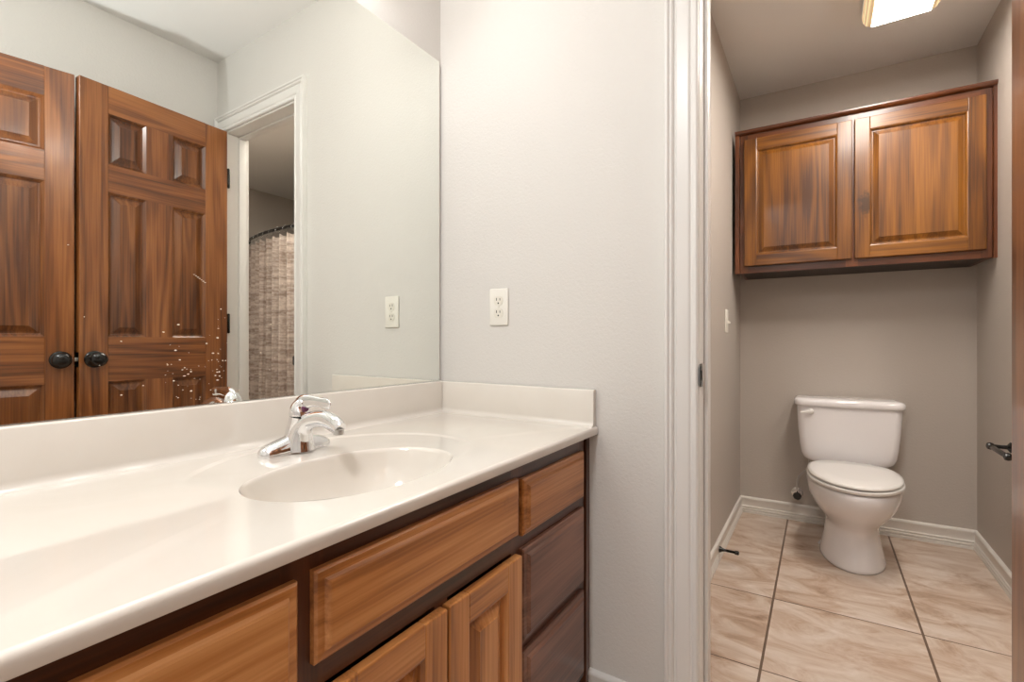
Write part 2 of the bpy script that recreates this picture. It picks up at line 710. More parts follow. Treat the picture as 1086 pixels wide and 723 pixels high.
def casing_vertical(bm, yj, sgn, z1):
    r0, r1 = [], []
    for acr, out in CP:
        r0.append((XE - out, yj + sgn * acr, 0))
        r1.append((XE - out, yj + sgn * acr, z1 + acr))
    loft(bm, [r0, r1])


def jamb(bm, yf, sgn):
    add_box(bm, XE - 0.001, XB + 0.001, min(yf, yf + sgn * 0.019), max(yf, yf + sgn * 0.019), 0, ZJ, bev=0.001, seg=1)
    add_box(bm, 1.308, 1.343, min(yf, yf - sgn * 0.010), max(yf, yf - sgn * 0.010), 0, ZJ - 0.010, bev=0.002)


ZK = ZJ + 0.008
bm = BM()
casing_vertical(bm, YJ1 + 0.0015, 1, ZK)
jamb(bm, YJ1, 1)
tr1 = struct(obj('trim_1', bm, TRIM))
bm = BM()
casing_vertical(bm, YJ0 - 0.004, -1, ZK)
jamb(bm, YJ0, -1)
tr2 = struct(obj('trim_2', bm, TRIM))
bm = BM()
r0, r1 = [], []
for acr, out in CP:
    r0.append((XE - out, YJ0 - 0.004 - acr, ZK + acr))
    r1.append((XE - out, YJ1 + 0.0015 + acr, ZK + acr))
loft(bm, [r0, r1])
add_box(bm, XE - 0.001, XB + 0.001, YJ0, YJ1, ZJ, ZJ + 0.019, bev=0.001, seg=1)
add_box(bm, 1.308, 1.343, YJ0, YJ1, ZJ - 0.010, ZJ, bev=0.002)
struct(obj('trim_3', bm, TRIM))
# black strike plate let into the near jamb
bm = BM()
rings = []
for k in range(9):
    t = k / 8
    x = 1.240 + 0.043 * t
    hh = 0.0165 + 0.0125 * math.sin(min(t * 2.2, 1) * PI / 2)
    y = YJ1 - 0.0018 - 0.005 * max(0.0, 0.3 - t) / 0.3
    rings.append([(x, y, 0.927 - hh), (x, y, 0.927 + hh), (x, y + 0.002, 0.927 + hh), (x, y + 0.002, 0.927 - hh)])
loft(bm, rings)
obj('strike_plate', bm, BLACK, tr1)
bm = BM()
add_box(bm, 1.263, 1.277, YJ1 - 0.0023, YJ1 - 0.0015, 0.915, 0.939)
obj('latch_hole', bm, DARK, tr1)


# ------------------------------------------------------------------ room doors
def six_panel_door(name, width, cols, label, knob_x, latch_x, z0=0.012, z1=2.056, T=0.035, hinges=None, knob_back=True):
    """Local x runs along the door, its front faces -y; both faces are panelled."""
    rows = [(0.245, 0.848), (1.030, 1.622), (1.737, 1.944)]
    (a0, a1), (b0, b1) = cols
    bm = BM()
    for x0, x1 in ((0, a0), (b1, width)):
        add_box(bm, x0, x1, 0, T, z0, z1, bev=0.0015, seg=1, mi=0)
    zz = [z0] + [v for r in rows for v in r] + [z1]
    for k in range(0, len(zz), 2):
        add_box(bm, a0, b1, 0, T, zz[k], zz[k + 1], mi=1)
    for r in rows:
        add_box(bm, a1, b0, 0, T, r[0], r[1], mi=0)
    d = obj(name, bm, [DOR[2], DOR[0]])
    struct(d)
    d['label'] = label
    rg = [(0, 0), (0.003, 0.003), (0.010, 0.010), (0.011, 0.014), (0.017, 0.014), (0.040, 0.0045), (0.0402, 0.003)]
    for x0, x1 in cols:
        for r in rows:
            bm = BM()
            panel_rings(bm, x0, x1, r[0], r[1], 0, rg)
            panel_rings(bm, x0, x1, r[0], r[1], T, rg, sgn=-1)
            obj('panel', bm, DPN[2], d, smooth=0)
    kz = 0.940
    for side in (-1, 1) if knob_back else (-1,):
        bm = BM()
        y0 = 0 if side < 0 else T
        pr = [(0.0335, 0), (0.0335, 0.004), (0.030, 0.008), (0.016, 0.011), (0.011, 0.015), (0.011, 0.024), (0.017, 0.027),
              (0.0245, 0.032), (0.0280, 0.039), (0.0280, 0.046), (0.024, 0.053), (0.014, 0.058), (0.002, 0.0595)]
        lathe(bm, [(r, side * h) for r, h in pr], 'y', (knob_x, y0, kz), n=28)
        obj('door_knob', bm, BLACK, d)
    bm = BM()
    s = -1 if latch_x < 0.01 else 1
    add_box(bm, min(latch_x, latch_x + s * 0.0015), max(latch_x, latch_x + s * 0.0015), 0.005, T - 0.005, kz - 0.029, kz + 0.029, bev=0.0006, seg=1)
    add_box(bm, min(latch_x, latch_x + s * 0.010), max(latch_x, latch_x + s * 0.010), 0.011, T - 0.011, kz - 0.008, kz + 0.008, bev=0.002, mi=1)
    obj('latch_plate', bm, [BLACK, NICKEL], d)
    for hz in hinges or []:
        hx = 0 if latch_x > 0.01 else width
        so = -1 if latch_x > 0.01 else 1
        bm = BM()
        lathe(bm, [(0.0015, -0.05), (0.006, -0.048), (0.007, -0.045), (0.007, 0.045), (0.006, 0.048), (0.0015, 0.05)], 'z', (hx + so * 0.013, 0.013, hz), n=14)
        add_box(bm, min(hx, hx + so * 0.012), max(hx, hx + so * 0.012), 0.011, 0.015, hz - 0.045, hz + 0.045)
        obj('hinge', bm, BLACK, d)
    return d


hx, hy, fx, fy = 1.234, -0.295, 0.655, -0.249
dw = math.hypot(fx - hx, fy - hy)
d1 = six_panel_door('door_1', dw, [(0.105, 0.249), (0.352, dw - 0.094)],
                    'stained six-panel door hinged at the toilet room doorway, speckled in the mirror', dw - 0.047, dw, hinges=(1.829, 1.101, 0.30))
d1.location = (hx, hy, 0)
d1.rotation_euler = (0, 0, math.atan2(fy - hy, fx - hx))
fx, fy, hx, hy = 0.645, -0.266, -0.06, -0.392
dw2 = math.hypot(fx - hx, fy - hy)
d2 = six_panel_door('door_2', dw2, [(0.085, 0.31), (0.408, dw2 - 0.085)],
                    'stained six-panel door standing ajar, seen at the left edge of the mirror', 0.040, 0.0, hinges=(1.829, 1.101, 0.30))
d2.location = (fx, fy, 0)
d2.rotation_euler = (0, 0, math.atan2(hy - fy, hx - fx))

# ------------------------------------------------------------------ vanity
VF = 0.552           # face frame plane
FR = 0.533           # fronts of drawers and doors
VX0, VX1 = 0.0, 1.250
ZT = 0.775           # counter top
van = thing('vanity_cabinet', 'stained wood vanity base cabinet with drawers and doors under the cream counter', 'vanity cabinet')
bm = BM()
# carcass sides, bottom, back and toe kick
add_box(bm, VX0, VX0 + 0.018, VF, 1.095, 0.0, 0.752, mi=2)
add_box(bm, VX1 - 0.020, VX1, VF + 0.019, 1.095, 0.0, 0.752, mi=2)
add_box(bm, VX0, VX1, VF + 0.02, 1.095, 0.085, 0.10, mi=0)
add_box(bm, VX0, VX1, VF + 0.07, VF + 0.085, 0.0, 0.085, mi=0)
add_box(bm, VX0, VX1, 1.08, 1.095, 0.085, 0.752, mi=0)
obj('carcass', bm, [VFR[0], VFR[1], VFR[2]], van, smooth=0)
bm = BM()
for x0, x1 in ((VX0, 0.030), (0.335, 0.395), (0.852, 0.900), (1.185, 1.224)):
    add_box(bm, x0, x1, VF, VF + 0.019, 0.085, 0.752, mi=1)
for x0, x1 in ((0.030, 0.335), (0.395, 0.852), (0.900, 1.185)):
    add_box(bm, x0, x1, VF, VF + 0.019, 0.702, 0.752, mi=0)
    add_box(bm, x0, x1, VF, VF + 0.019, 0.085, 0.125, mi=0)
    add_box(bm, x0, x1, VF, VF + 0.019, 0.562, 0.606, mi=0)
for x0, x1 in ((0.030, 0.335), (0.900, 1.185)):
    add_box(bm, x0, x1, VF, VF + 0.019, 0.325, 0.37, mi=0)
add_box(bm, 0.612, 0.645, VF, VF + 0.019, 0.125, 0.562, mi=1)
obj('face_frame', bm, [VFR[0], VFR[2]], van, smooth=0)
bm = BM()
add_box(bm, 1.2265, VX1, VF - 0.006, VF + 0.019, 0.0, 0.752, bev=0.0015, seg=1)
fs = obj('filler_strip', bm, VFR[2], van, smooth=0)


def drawer_front(name, x0, x1, z0, z1, m=None):
    bm = BM()
    rg = [(0, 0.019), (0, 0.0105), (0.0035, 0.0075), (0.013, 0.0065), (0.0165, 0.0015), (0.019, 0.0)]
    R = panel_rings(bm, x0, x1, z0, z1, FR, rg)
    bm.faces.new(R[0])
    return obj(name, bm, m or VAN[0], van, smooth=0)


drawer_front('drawer_front', 0.884, 1.201, 0.589, 0.713)
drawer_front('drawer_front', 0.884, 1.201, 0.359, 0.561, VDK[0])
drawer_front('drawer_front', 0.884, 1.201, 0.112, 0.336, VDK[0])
drawer_front('false_front', 0.376, 0.867, 0.598, 0.719)
drawer_front('drawer_front', 0.035, 0.353, 0.589, 0.716)
drawer_front('drawer_front', 0.035, 0.353, 0.359, 0.561)
drawer_front('drawer_front', 0.035, 0.353, 0.112, 0.336)


def cabinet_door(parent, x0, x1, z0, z1, yf, mats, stile=0.055, T=0.019):
    """Frame-and-raised-panel door; front at yf facing -y."""
    bm = BM()
    add_box(bm, x0, x0 + stile, yf, yf + T, z0, z1, bev=0.003, mi=0)
    add_box(bm, x1 - stile, x1, yf, yf + T, z0, z1, bev=0.003, mi=0)
    add_box(bm, x0 + stile - 0.0015, x1 - stile + 0.0015, yf + 0.0004, yf + T, z0, z0 + stile, bev=0.003, mi=1)
    add_box(bm, x0 + stile - 0.0015, x1 - stile + 0.0015, yf + 0.0004, yf + T, z1 - stile, z1, bev=0.003, mi=1)
    d = obj('cabinet_door', bm, [mats[2], mats[0]], parent, smooth=0)
    bm = BM()
    rg = [(-0.002, 0.001), (0.002, 0.002), (0.006, 0.006), (0.008, 0.0125), (0.013, 0.0125), (0.033, 0.0035), (0.0335, 0.002)]
    panel_rings(bm, x0 + stile, x1 - stile, z0 + stile, z1 - stile, yf, rg)
    obj('raised_panel', bm, mats[2], d, smooth=0)
    return d


cabinet_door(van, 0.383, 0.6255, 0.115, 0.557, FR, VAN)
cabinet_door(van, 0.6305, 0.868, 0.115, 0.557, FR, VAN)

# counter with the integral bowl
SX, SY = 0.605, 0.740       # bowl centre
top = thing('vanity_countertop', 'glossy cream cultured marble countertop with moulded oval basin', 'countertop', (0, 0, 0))
CX_0, CX_1, CY0, CY1 = -0.02, 1.2495, 0.5215, 1.094
bm = BM()
NSEG = 128


def rect_pt(a):
    dx, dy = math.cos(a), math.sin(a)
    ts = []
    if dx > 1e-9:
        ts.append((CX_1 - SX) / dx)
    if dx < -1e-9:
        ts.append((CX_0 - SX) / dx)
    if dy > 1e-9:
        ts.append((CY1 - SY) / dy)
    if dy < -1e-9:
        ts.append((CY0 + 0.008 - SY) / dy)
    t = min(ts)
    return (SX + dx * t, SY + dy * t)


angs = [2 * PI * k / NSEG for k in range(NSEG)]
for cx_, cy_ in ((CX_1, CY1), (CX_0, CY1), (CX_0, CY0 + 0.008), (CX_1, CY0 + 0.008)):
    ca = math.atan2(cy_ - SY, cx_ - SX) % (2 * PI)
    k = min(range(NSEG), key=lambda i: abs(angs[i] - ca))
    angs[k] = ca


def ell(a, rx, ry, z, ox=0.0, oy=0.0):
    # same polar angle as the rectangle point, so that the quads do not twist
    c_, s_ = math.cos(a), math.sin(a)
    t = 1.0 / math.sqrt((c_ / rx) ** 2 + (s_ / ry) ** 2)
    return (SX + ox + c_ * t, SY + oy + s_ * t, z)


def front_fade(a):
    """The recess around the bowl is deep at the back and runs out to nothing at the front."""
    t = (math.sin(a) + 0.5 * math.cos(a) + 0.25) / 0.6
    t = max(0.0, min(1.0, t))
    return t * t * (3 - 2 * t)


# rx, ry, depth, centre offset x, centre offset y
OUT = [(0.2915, 0.2435, 0.0, 0.030, 0.060), (0.2885, 0.2405, 0.0003, 0.030, 0.060), (0.2825, 0.2345, 0.0030, 0.030, 0.060), (0.2785, 0.2305, 0.0034, 0.030, 0.060),
       (0.240, 0.176, 0.0036, 0.012, 0.012), (0.2115, 0.1475, 0.0044, -0.0045, -0.0105)]
BOWL = [(0.2085, 0.1455, 0.0052), (0.2055, 0.1435, 0.0078), (0.203, 0.1415, 0.013), (0.195, 0.136, 0.038), (0.181, 0.124, 0.068),
        (0.158, 0.106, 0.095), (0.125, 0.084, 0.116), (0.080, 0.056, 0.129), (0.030, 0.028, 0.134), (0.020, 0.020, 0.138)]
rings = [[(*rect_pt(a), ZT) for a in angs]]
for rx, ry, dp, ox, oy in OUT:
    rings.append([ell(a, rx, ry, ZT - dp * front_fade(a), ox, oy) for a in angs])
loft(bm, rings, cap0=False, cap1=False)
# rolled front edge
prof = [(0.0, 0.0)]
for k in range(1, 9):
    a = PI / 2 * k / 8
    prof.append((-0.008 * math.sin(a), -0.008 * (1 - math.cos(a))))
prof += [(-0.0080, -0.0195), (-0.0065, -0.022), (0.03, -0.022)]
ra = [(CX_0, CY0 + 0.008 + o, ZT + z) for o, z in prof]
rb = [(CX_1, CY0 + 0.008 + o, ZT + z) for o, z in prof]
loft(bm, [ra, rb], cap0=False, cap1=False, closed=False)
bmesh.ops.remove_doubles(bm, verts=bm.verts[:], dist=0.0004)
add_box(bm, CX_0, CX_1, CY0 + 0.03, CY0 + 0.05, ZT - 0.022, ZT - 0.001)
add_box(bm, CX_0, CX_0 + 0.01, CY0 + 0.012, CY1, ZT - 0.022, ZT - 0.0005)
obj('counter_slab', bm, MARBLE, top, smooth=40)
bm = BM()
rings = [rings[-1]] + [[ell(a, rx, ry, ZT - dp * (front_fade(a) if dp < 0.006 else 1.0), -0.005, -0.011) for a in angs] for rx, ry, dp in BOWL]
loft(bm, rings, cap0=False, cap1=False)
bs = obj('sink_bowl', bm, MARBLE, top, smooth=60)
bm = BM()
lathe(bm, [(0.001, ZT - 0.1345), (0.016, ZT - 0.1345), (0.0225, ZT - 0.133), (0.0235, ZT - 0.135), (0.0235, ZT - 0.139), (0.001, ZT - 0.139)], 'z', (SX - 0.005, SY - 0.011, 0))
obj('drain', bm, CHROME, bs)
# backsplash with a cove at its foot
SP = [(0, ZT - 0.001)]
SPH = 0.1025


def splash_prof(th):
    pr = [(0.0, -0.002), (th + 0.017, -0.0006)]
    for k in range(0, 7):
        a = PI / 2 * k / 6
        pr.append((th + 0.016 - 0.016 * math.sin(a), 0.016 - 0.016 * math.cos(a)))
    pr += [(th, SPH - 0.004), (th - 0.0015, SPH - 0.0012), (th - 0.004, SPH), (0.0, SPH)]
    return [(o, ZT + z) for o, z in pr]


bm = BM()
profile_run(bm, (CX_1 - 0.0185, CY1), (CX_0, CY1), splash_prof(0.019))
obj('backsplash', bm, MARBLE, top, smooth=50)
bm = BM()
pp = splash_prof(0.0165)
profile_run(bm, (CX_1, CY0 + 0.006), (CX_1, CY1 - 0.0005), pp)
obj('side_splash', bm, MARBLE, top, smooth=50)

# mirror
mir = thing('wall_mirror', 'large frameless wall mirror above the backsplash', 'mirror', (0, 0, 0))
MX0, MX1, MZ0, MZ1 = -0.02, 1.2395, 0.8782, 1.9675
bm = BM()
add_box(bm, MX0, MX1, YM, YM + 0.005, MZ0, MZ1, mi=1)
for f in bm.faces:
    if f.calc_center_median().y < YM + 0.001:
        f.material_index = 0
obj('glass', bm, [MIRROR, GLASS_EDGE], mir, smooth=0)
# dried toothpaste spatter over the tap
bm = BM()


def speck(bm, x, z, rx, rz):
    vs = []
    for k in range(8):
        a = 2 * PI * k / 8
        q = random.uniform(0.75, 1.15)
        vs.append((x + rx * q * math.cos(a), z + rz * q * math.sin(a)))
    r0 = [bm.verts.new((a, YM - 0.0001, b)) for a, b in vs]
    r1 = [bm.verts.new((x + (a - x) * 0.55, YM - 0.0006, z + (b - z) * 0.55)) for a, b in vs]
    for i in range(8):
        j = (i + 1) % 8
        bm.faces.new((r0[i], r0[j], r1[j], r1[i]))
    bm.faces.new(r1)


def mirror_px(px, py):
    u = (px - 543.0) / 507.0
    v = (361.5 - py) / 507.0
    c_, s_ = math.cos(math.radians(YAW)), math.sin(math.radians(YAW))
    t = YM / (s_ - u * c_)
    return t * (c_ + u * s_), H + t * v


for k in range(95):
    if k < 55:
        px, py = random.gauss(205, 24), random.gauss(398, 22)
    elif k < 75:
        px, py = random.gauss(230, 7), random.gauss(378, 22)
    else:
        px, py = random.uniform(60, 330), random.uniform(250, 425)
    if py > 455 - 0.105 * px - 3 or px < 5 or px > 325:
        continue
    x, z = mirror_px(px, py)
    s_ = random.choice((0.0007, 0.0009, 0.0012, 0.0017))
    speck(bm, x, z, s_ * random.uniform(0.9, 1.8), s_ * random.uniform(0.5, 0.9))
x0, z0 = mirror_px(206, 291)
for k in range(7):
    speck(bm, x0 + 0.0035 * k, z0 - 0.0024 * k, 0.0022, 0.0007)
sp = obj('dried_spatter', bm, SPECK, mir, smooth=0)
sp['kind'] = 'stuff'

# faucet
fa = thing('faucet', 'chrome single-lever faucet on the back of the oval basin', 'faucet', (0.626, 0.970, ZT - 0.0034))
bm = BM()
rings = []
xs = [-0.0835, -0.082, -0.077, -0.066, -0.048, -0.032, -0.018, 0, 0.018, 0.032, 0.048, 0.066, 0.077, 0.082, 0.0835]
for x in xs:
    q = min(abs(x) / 0.0835, 1)
    endf = math.sqrt(max(0.0, 1 - max(0, (abs(x) - 0.064) / 0.0198) ** 2))
    wv = (0.0285 - 0.009 * q) * max(endf, 0.04)
    hv = (0.040 - 0.025 * q) * max(endf, 0.04)
    ring = []
    for k in range(17):
        a = PI * k / 16
        ring.append((x, wv * math.cos(a), 0.004 + hv * math.sin(a) ** 0.85 if 0 < k < 16 else 0.004))
    ring = [(x, wv, 0.0)] + ring + [(x, -wv, 0.0)]
    rings.append(ring)
loft(bm, rings)
obj('base_plate', bm, CHROME, fa, smooth=50)
bm = BM()
pts = [(0, 0.004, 0.004), (0, 0.000, 0.025), (0, -0.006, 0.048), (0, -0.012, 0.064), (0, -0.015, 0.0785)]
p, r = smooth_path(pts, [(0.033, 0.023), (0.027, 0.022), (0.0235, 0.022), (0.022, 0.022), (0.0218, 0.022)])
tube(bm, p, r, n=28, up=(0, 1, 0))
obj('body', bm, CHROME, fa, smooth=60)
bm = BM()
pts = [(0, -0.018, 0.004), (0, -0.018, 0.028), (0, -0.025, 0.052), (0, -0.044, 0.068), (0, -0.076, 0.0770), (0, -0.108, 0.0775), (0, -0.137, 0.070), (0, -0.151, 0.062)]
p, r = smooth_path(pts, [(0.0285, 0.030), (0.0255, 0.027), (0.022, 0.021), (0.0185, 0.0145), (0.0175, 0.0105), (0.0185, 0.0110), (0.018, 0.0125), (0.0155, 0.0125)])
tube(bm, p, r, n=28, up=(1, 0, 0))
obj('spout', bm, CHROME, fa, smooth=60)
bm = BM()
lathe(bm, [(0.001, 0.064), (0.0105, 0.064), (0.0105, 0.054), (0.0085, 0.053), (0.0085, 0.055), (0.001, 0.055)], 'z', (0, -0.1465, -0.002), n=20)
obj('aerator', bm, NICKEL, fa)
# lever: domed cap that runs forward into a spoon-shaped paddle
bm = BM()
pts = [(0, -0.015, 0.0795), (0, -0.0155, 0.089), (0, -0.018, 0.098), (0, -0.023, 0.105), (0, -0.031, 0.1095), (0, -0.035, 0.1105)]
rr = [(0.0222, 0.0222), (0.0220, 0.0215), (0.0198, 0.0190), (0.0155, 0.0145), (0.008, 0.007), (0.001, 0.001)]
p, r = smooth_path(pts, rr)
tube(bm, p, r, n=28, up=(0, 1, 0))
pts = [(0, -0.002, 0.092), (0, -0.016, 0.1040), (0, -0.036, 0.1105), (0, -0.060, 0.1130), (0, -0.084, 0.1125), (0, -0.102, 0.1112), (0, -0.116, 0.1095), (0, -0.121, 0.1085)]
rr = [(0.012, 0.007), (0.0165, 0.0070), (0.0160, 0.0052), (0.0120, 0.0036), (0.0105, 0.0030), (0.0118, 0.0034), (0.0085, 0.0028), (0.001, 0.001)]
p, r = smooth_path(pts, rr)
tube(bm, p, r, n=24, up=(1, 0, 0))
lv = obj('lever_handle', bm, CHROME, fa, smooth=60)
bm = BM()
lathe(bm, [(0.0005, -0.0235), (0.0055, -0.0230), (0.0068, -0.0205), (0.0068, -0.012)], 'y', (0, -0.017, 0.0955), n=16)
obj('temperature_dot', bm, PLUM, lv)


# ------------------------------------------------------------------ outlet, switch
def outlet(o):
    bm = BM()
    add_box(bm, -0.0355, 0.0355, -0.006, 0, -0.0585, 0.0585, bev=0.0035, seg=3)
    obj('cover_plate', bm, PLATE, o)
    for dz in (0.0195, -0.0195):
        bm = BM()
        ring = []
        for k in range(28):
            a = 2 * PI * k / 28
            x = 0.0172 * math.cos(a)
            z = max(-0.0142, min(0.0142, 0.0172 * math.sin(a)))
            ring.append((x, z))
        loft(bm, [[(x, -0.0055, dz + z) for x, z in ring], [(x, -0.0075, dz + z) for x, z in ring]])
        r = obj('receptacle', bm, RECEP, o)
        bm = BM()
        add_box(bm, -0.0078, -0.0052, -0.0078, -0.0070, dz + 0.0005, dz + 0.0090)
        add_box(bm, 0.0052, 0.0074, -0.0078, -0.0070, dz + 0.0005, dz + 0.0080)
        lathe(bm, [(0.0005, -0.0078), (0.0026, -0.0078), (0.0026, -0.0070), (0.0005, -0.0070)], 'y', (0, 0, dz - 0.0075), n=12)
        obj('slots', bm, SLOT, r, smooth=0)
    bm = BM()
    lathe(bm, [(0.0005, -0.0072), (0.003, -0.0068), (0.0034, -0.0058)], 'y', (0, 0, 0), n=12)
    obj('screw', bm, RECEP, o)


o = thing('wall_outlet', 'cream duplex wall outlet above the side splash', 'outlet', (XE, 0.8545, 1.1205), -PI / 2)
outlet(o)
o = thing('light_switch', 'cream toggle light switch on the left wall of the toilet room', 'light switch', (2.625, 0.402, 1.114), 0)
bm = BM()
add_box(bm, -0.0355, 0.0355, -0.006, 0, -0.0585, 0.0585, bev=0.0035, seg=3)
obj('cover_plate', bm, PLATE, o)
bm = BM()
add_box(bm, -0.0055, 0.0055, -0.0065, -0.0055, -0.0125, 0.0125)
loft(bm, [[(-0.0045, -0.006, -0.010), (0.0045, -0.006, -0.010), (0.0045, -0.006, 0.006), (-0.0045, -0.006, 0.006)],
          [(-0.0035, -0.021, -0.0125), (0.0035, -0.021, -0.0125), (0.0035, -0.021, -0.006), (-0.0035, -0.021, -0.006)]])
obj('toggle', bm, RECEP, o)

# ------------------------------------------------------------------ toilet room: wall cabinet
back_rz = math.atan2(BR.y - BL.y, BR.x - BL.x)      # local +x runs right along the back wall
cw = (BR - BL).length
wc = thing('wall_cabinet', 'stained two-door wall cabinet hung above the toilet', 'cabinet', (BL.x, BL.y, 0), back_rz)
CD = 0.312           # depth to the face frame
CZ0, CZ1 = 1.374, 2.118
yb = -CD
xa, xb = 0.026, cw - 0.026
bm = BM()
add_box(bm, xa, xa + 0.016, yb + 0.019, 0, CZ0, CZ1 - 0.004, mi=2)
add_box(bm, xb - 0.016, xb, yb + 0.019, 0, CZ0, CZ1 - 0.004, mi=2)
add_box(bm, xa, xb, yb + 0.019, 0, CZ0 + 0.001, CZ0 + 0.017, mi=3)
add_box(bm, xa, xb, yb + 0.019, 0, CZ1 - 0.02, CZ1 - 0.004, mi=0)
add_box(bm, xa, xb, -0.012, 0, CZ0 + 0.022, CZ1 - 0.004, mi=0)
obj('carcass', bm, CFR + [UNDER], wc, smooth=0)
bm = BM()
for x0, x1 in ((xa, xa + 0.040), (cw * 0.5 - 0.028, cw * 0.5 + 0.022), (xb - 0.040, xb)):
    add_box(bm, x0, x1, yb, yb + 0.019, CZ0, CZ1, bev=0.001, seg=1, mi=1)
for z0, z1 in ((CZ0, CZ0 + 0.055), (CZ1 - 0.055, CZ1)):
    add_box(bm, xa + 0.03, xb - 0.03, yb + 0.0003, yb + 0.019, z0, z1, bev=0.001, seg=1, mi=0)
obj('face_frame', bm, [CFR[0], CFR[2]], wc, smooth=0)
for x0, x1 in ((0.003, 0.0245), (cw - 0.0245, cw - 0.003)):
    bm = BM()
    add_box(bm, x0, x1, yb - 0.008, yb + 0.012, CZ0 - 0.001, CZ1, bev=0.001, seg=1)
    obj('filler_strip', bm, CFR[2], wc, smooth=0)
bm = BM()
pr = [(0, 0), (0.010, 0), (0.020, 0.006), (0.024, 0.014), (0.024, 0.021), (0, 0.021)]
loft(bm, [[(x, yb + 0.004 - o_, CZ1 - 0.006 + z_) for o_, z_ in pr] for x in (0.003, cw - 0.003)])
obj('top_moulding', bm, CFR[0], wc, smooth=0)
cabinet_door(wc, 0.048, 0.518, CZ0 + 0.036, CZ1 - 0.038, yb - 0.019, CAB, stile=0.060)
cabinet_door(wc, 0.528, cw - 0.049, CZ0 + 0.036, CZ1 - 0.038, yb - 0.019, CAB, stile=0.060)

# ------------------------------------------------------------------ toilet
tpos = BL + bd * 0.512
to = thing('toilet', 'white two-piece toilet with closed lid against the back wall', 'toilet', (tpos.x, tpos.y, 0), back_rz)


def egg(yf, ybk, hw, n=48, kmax=0.40, pb=2.5, pf=2.0):
    ym = ybk + (yf - ybk) * kmax
    out = []
    for k in range(n):
        a = 2 * PI * k / n
        s_, c_ = math.sin(a), math.cos(a)
        p_ = pf if c_ >= 0 else pb
        x = hw * math.copysign(abs(s_) ** (2 / p_), s_)
        y = ym + (yf - ym if c_ >= 0 else ybk - ym) * abs(c_) ** (2 / p_)
        out.append((x, y))
    return out


def egg_loft(bm, spec, **kw):
    return loft(bm, [[(x, y, z) for x, y in egg(yf, ybk, hw, **kw)] for z, yf, ybk, hw in spec])


bm = BM()
egg_loft(bm, [(0.0, -0.600, -0.245, 0.124), (0.006, -0.606, -0.24, 0.128), (0.018, -0.606, -0.24, 0.127), (0.05, -0.596, -0.235, 0.119),
              (0.10, -0.582, -0.225, 0.109), (0.140, -0.577, -0.215, 0.104), (0.165, -0.580, -0.205, 0.1045), (0.182, -0.592, -0.195, 0.110), (0.205, -0.618, -0.180, 0.125),
              (0.235, -0.655, -0.165, 0.146), (0.265, -0.690, -0.155, 0.163), (0.300, -0.718, -0.150, 0.1755), (0.330, -0.733, -0.150, 0.181),
              (0.352, -0.737, -0.150, 0.182), (0.368, -0.735, -0.152, 0.181), (0.3735, -0.728, -0.160, 0.176), (0.3745, -0.60, -0.25, 0.10)])
obj('bowl', bm, CHINA, to, smooth=70)
bm = BM()      # deck under the tank and the trapway behind the foot
rings = []
for z, hw, y0, y1 in ((0.19, 0.075, -0.05, -0.30), (0.25, 0.085, -0.04, -0.30), (0.33, 0.115, -0.03, -0.30), (0.366, 0.125, -0.028, -0.30), (0.374, 0.122, -0.03, -0.298)):
    rings.append([(hw * sx, y, z) for sx, y in ((-1, y1), (1, y1), (1, y0), (-1, y0))])
loft(bm, rings)
rings = []
for z, hw, y0, y1 in ((0.0, 0.092, -0.08, -0.40), (0.06, 0.090, -0.08, -0.40), (0.085, 0.078, -0.09, -0.39), (0.21, 0.072, -0.10, -0.36)):
    rings.append([(hw * sx, y, z) for sx, y in ((-1, y1), (1, y1), (1, y0), (-1, y0))])
loft(bm, rings)
bmesh.ops.bevel(bm, geom=bm.edges[:], offset=0.012, segments=3, profile=0.5, affect='EDGES')
obj('trapway', bm, CHINA, to, smooth=60)
for sx in (-1, 1):
    bm = BM()
    lathe(bm, [(0.014, 0.0), (0.014, 0.009), (0.010, 0.018), (0.001, 0.021)], 'z', (sx * 0.112, -0.30, 0.0), n=16)
    lathe(bm, [(0.020, 0.0), (0.020, 0.004), (0.001, 0.004)], 'z', (sx * 0.112, -0.30, 0.0), n=16)
    obj('bolt_cap', bm, CHINA, to)
bm = BM()
egg_loft(bm, [(0.379, -0.728, -0.275, 0.176), (0.3794, -0.735, -0.272, 0.1815), (0.383, -0.738, -0.270, 0.183), (0.3915, -0.738, -0.270, 0.1825), (0.3935, -0.733, -0.272, 0.179)], pb=2.8)
obj('seat', bm, SEATP, to, smooth=60)
bm = BM()
egg_loft(bm, [(0.3995, -0.724, -0.262, 0.173), (0.3998, -0.732, -0.259, 0.1785), (0.404, -0.734, -0.258, 0.180), (0.410, -0.731, -0.259, 0.178), (0.414, -0.715, -0.265, 0.166),
              (0.4155, -0.62, -0.33, 0.105), (0.416, -0.55, -0.40, 0.05)], pb=2.8)
obj('seat_lid', bm, SEATP, to, smooth=60)
for sx in (-1, 1):
    bm = BM()
    add_box(bm, sx * 0.075 - 0.016, sx * 0.075 + 0.016, -0.262, -0.236, 0.375, 0.408, bev=0.005)
    obj('seat_hinge', bm, SEATP, to)


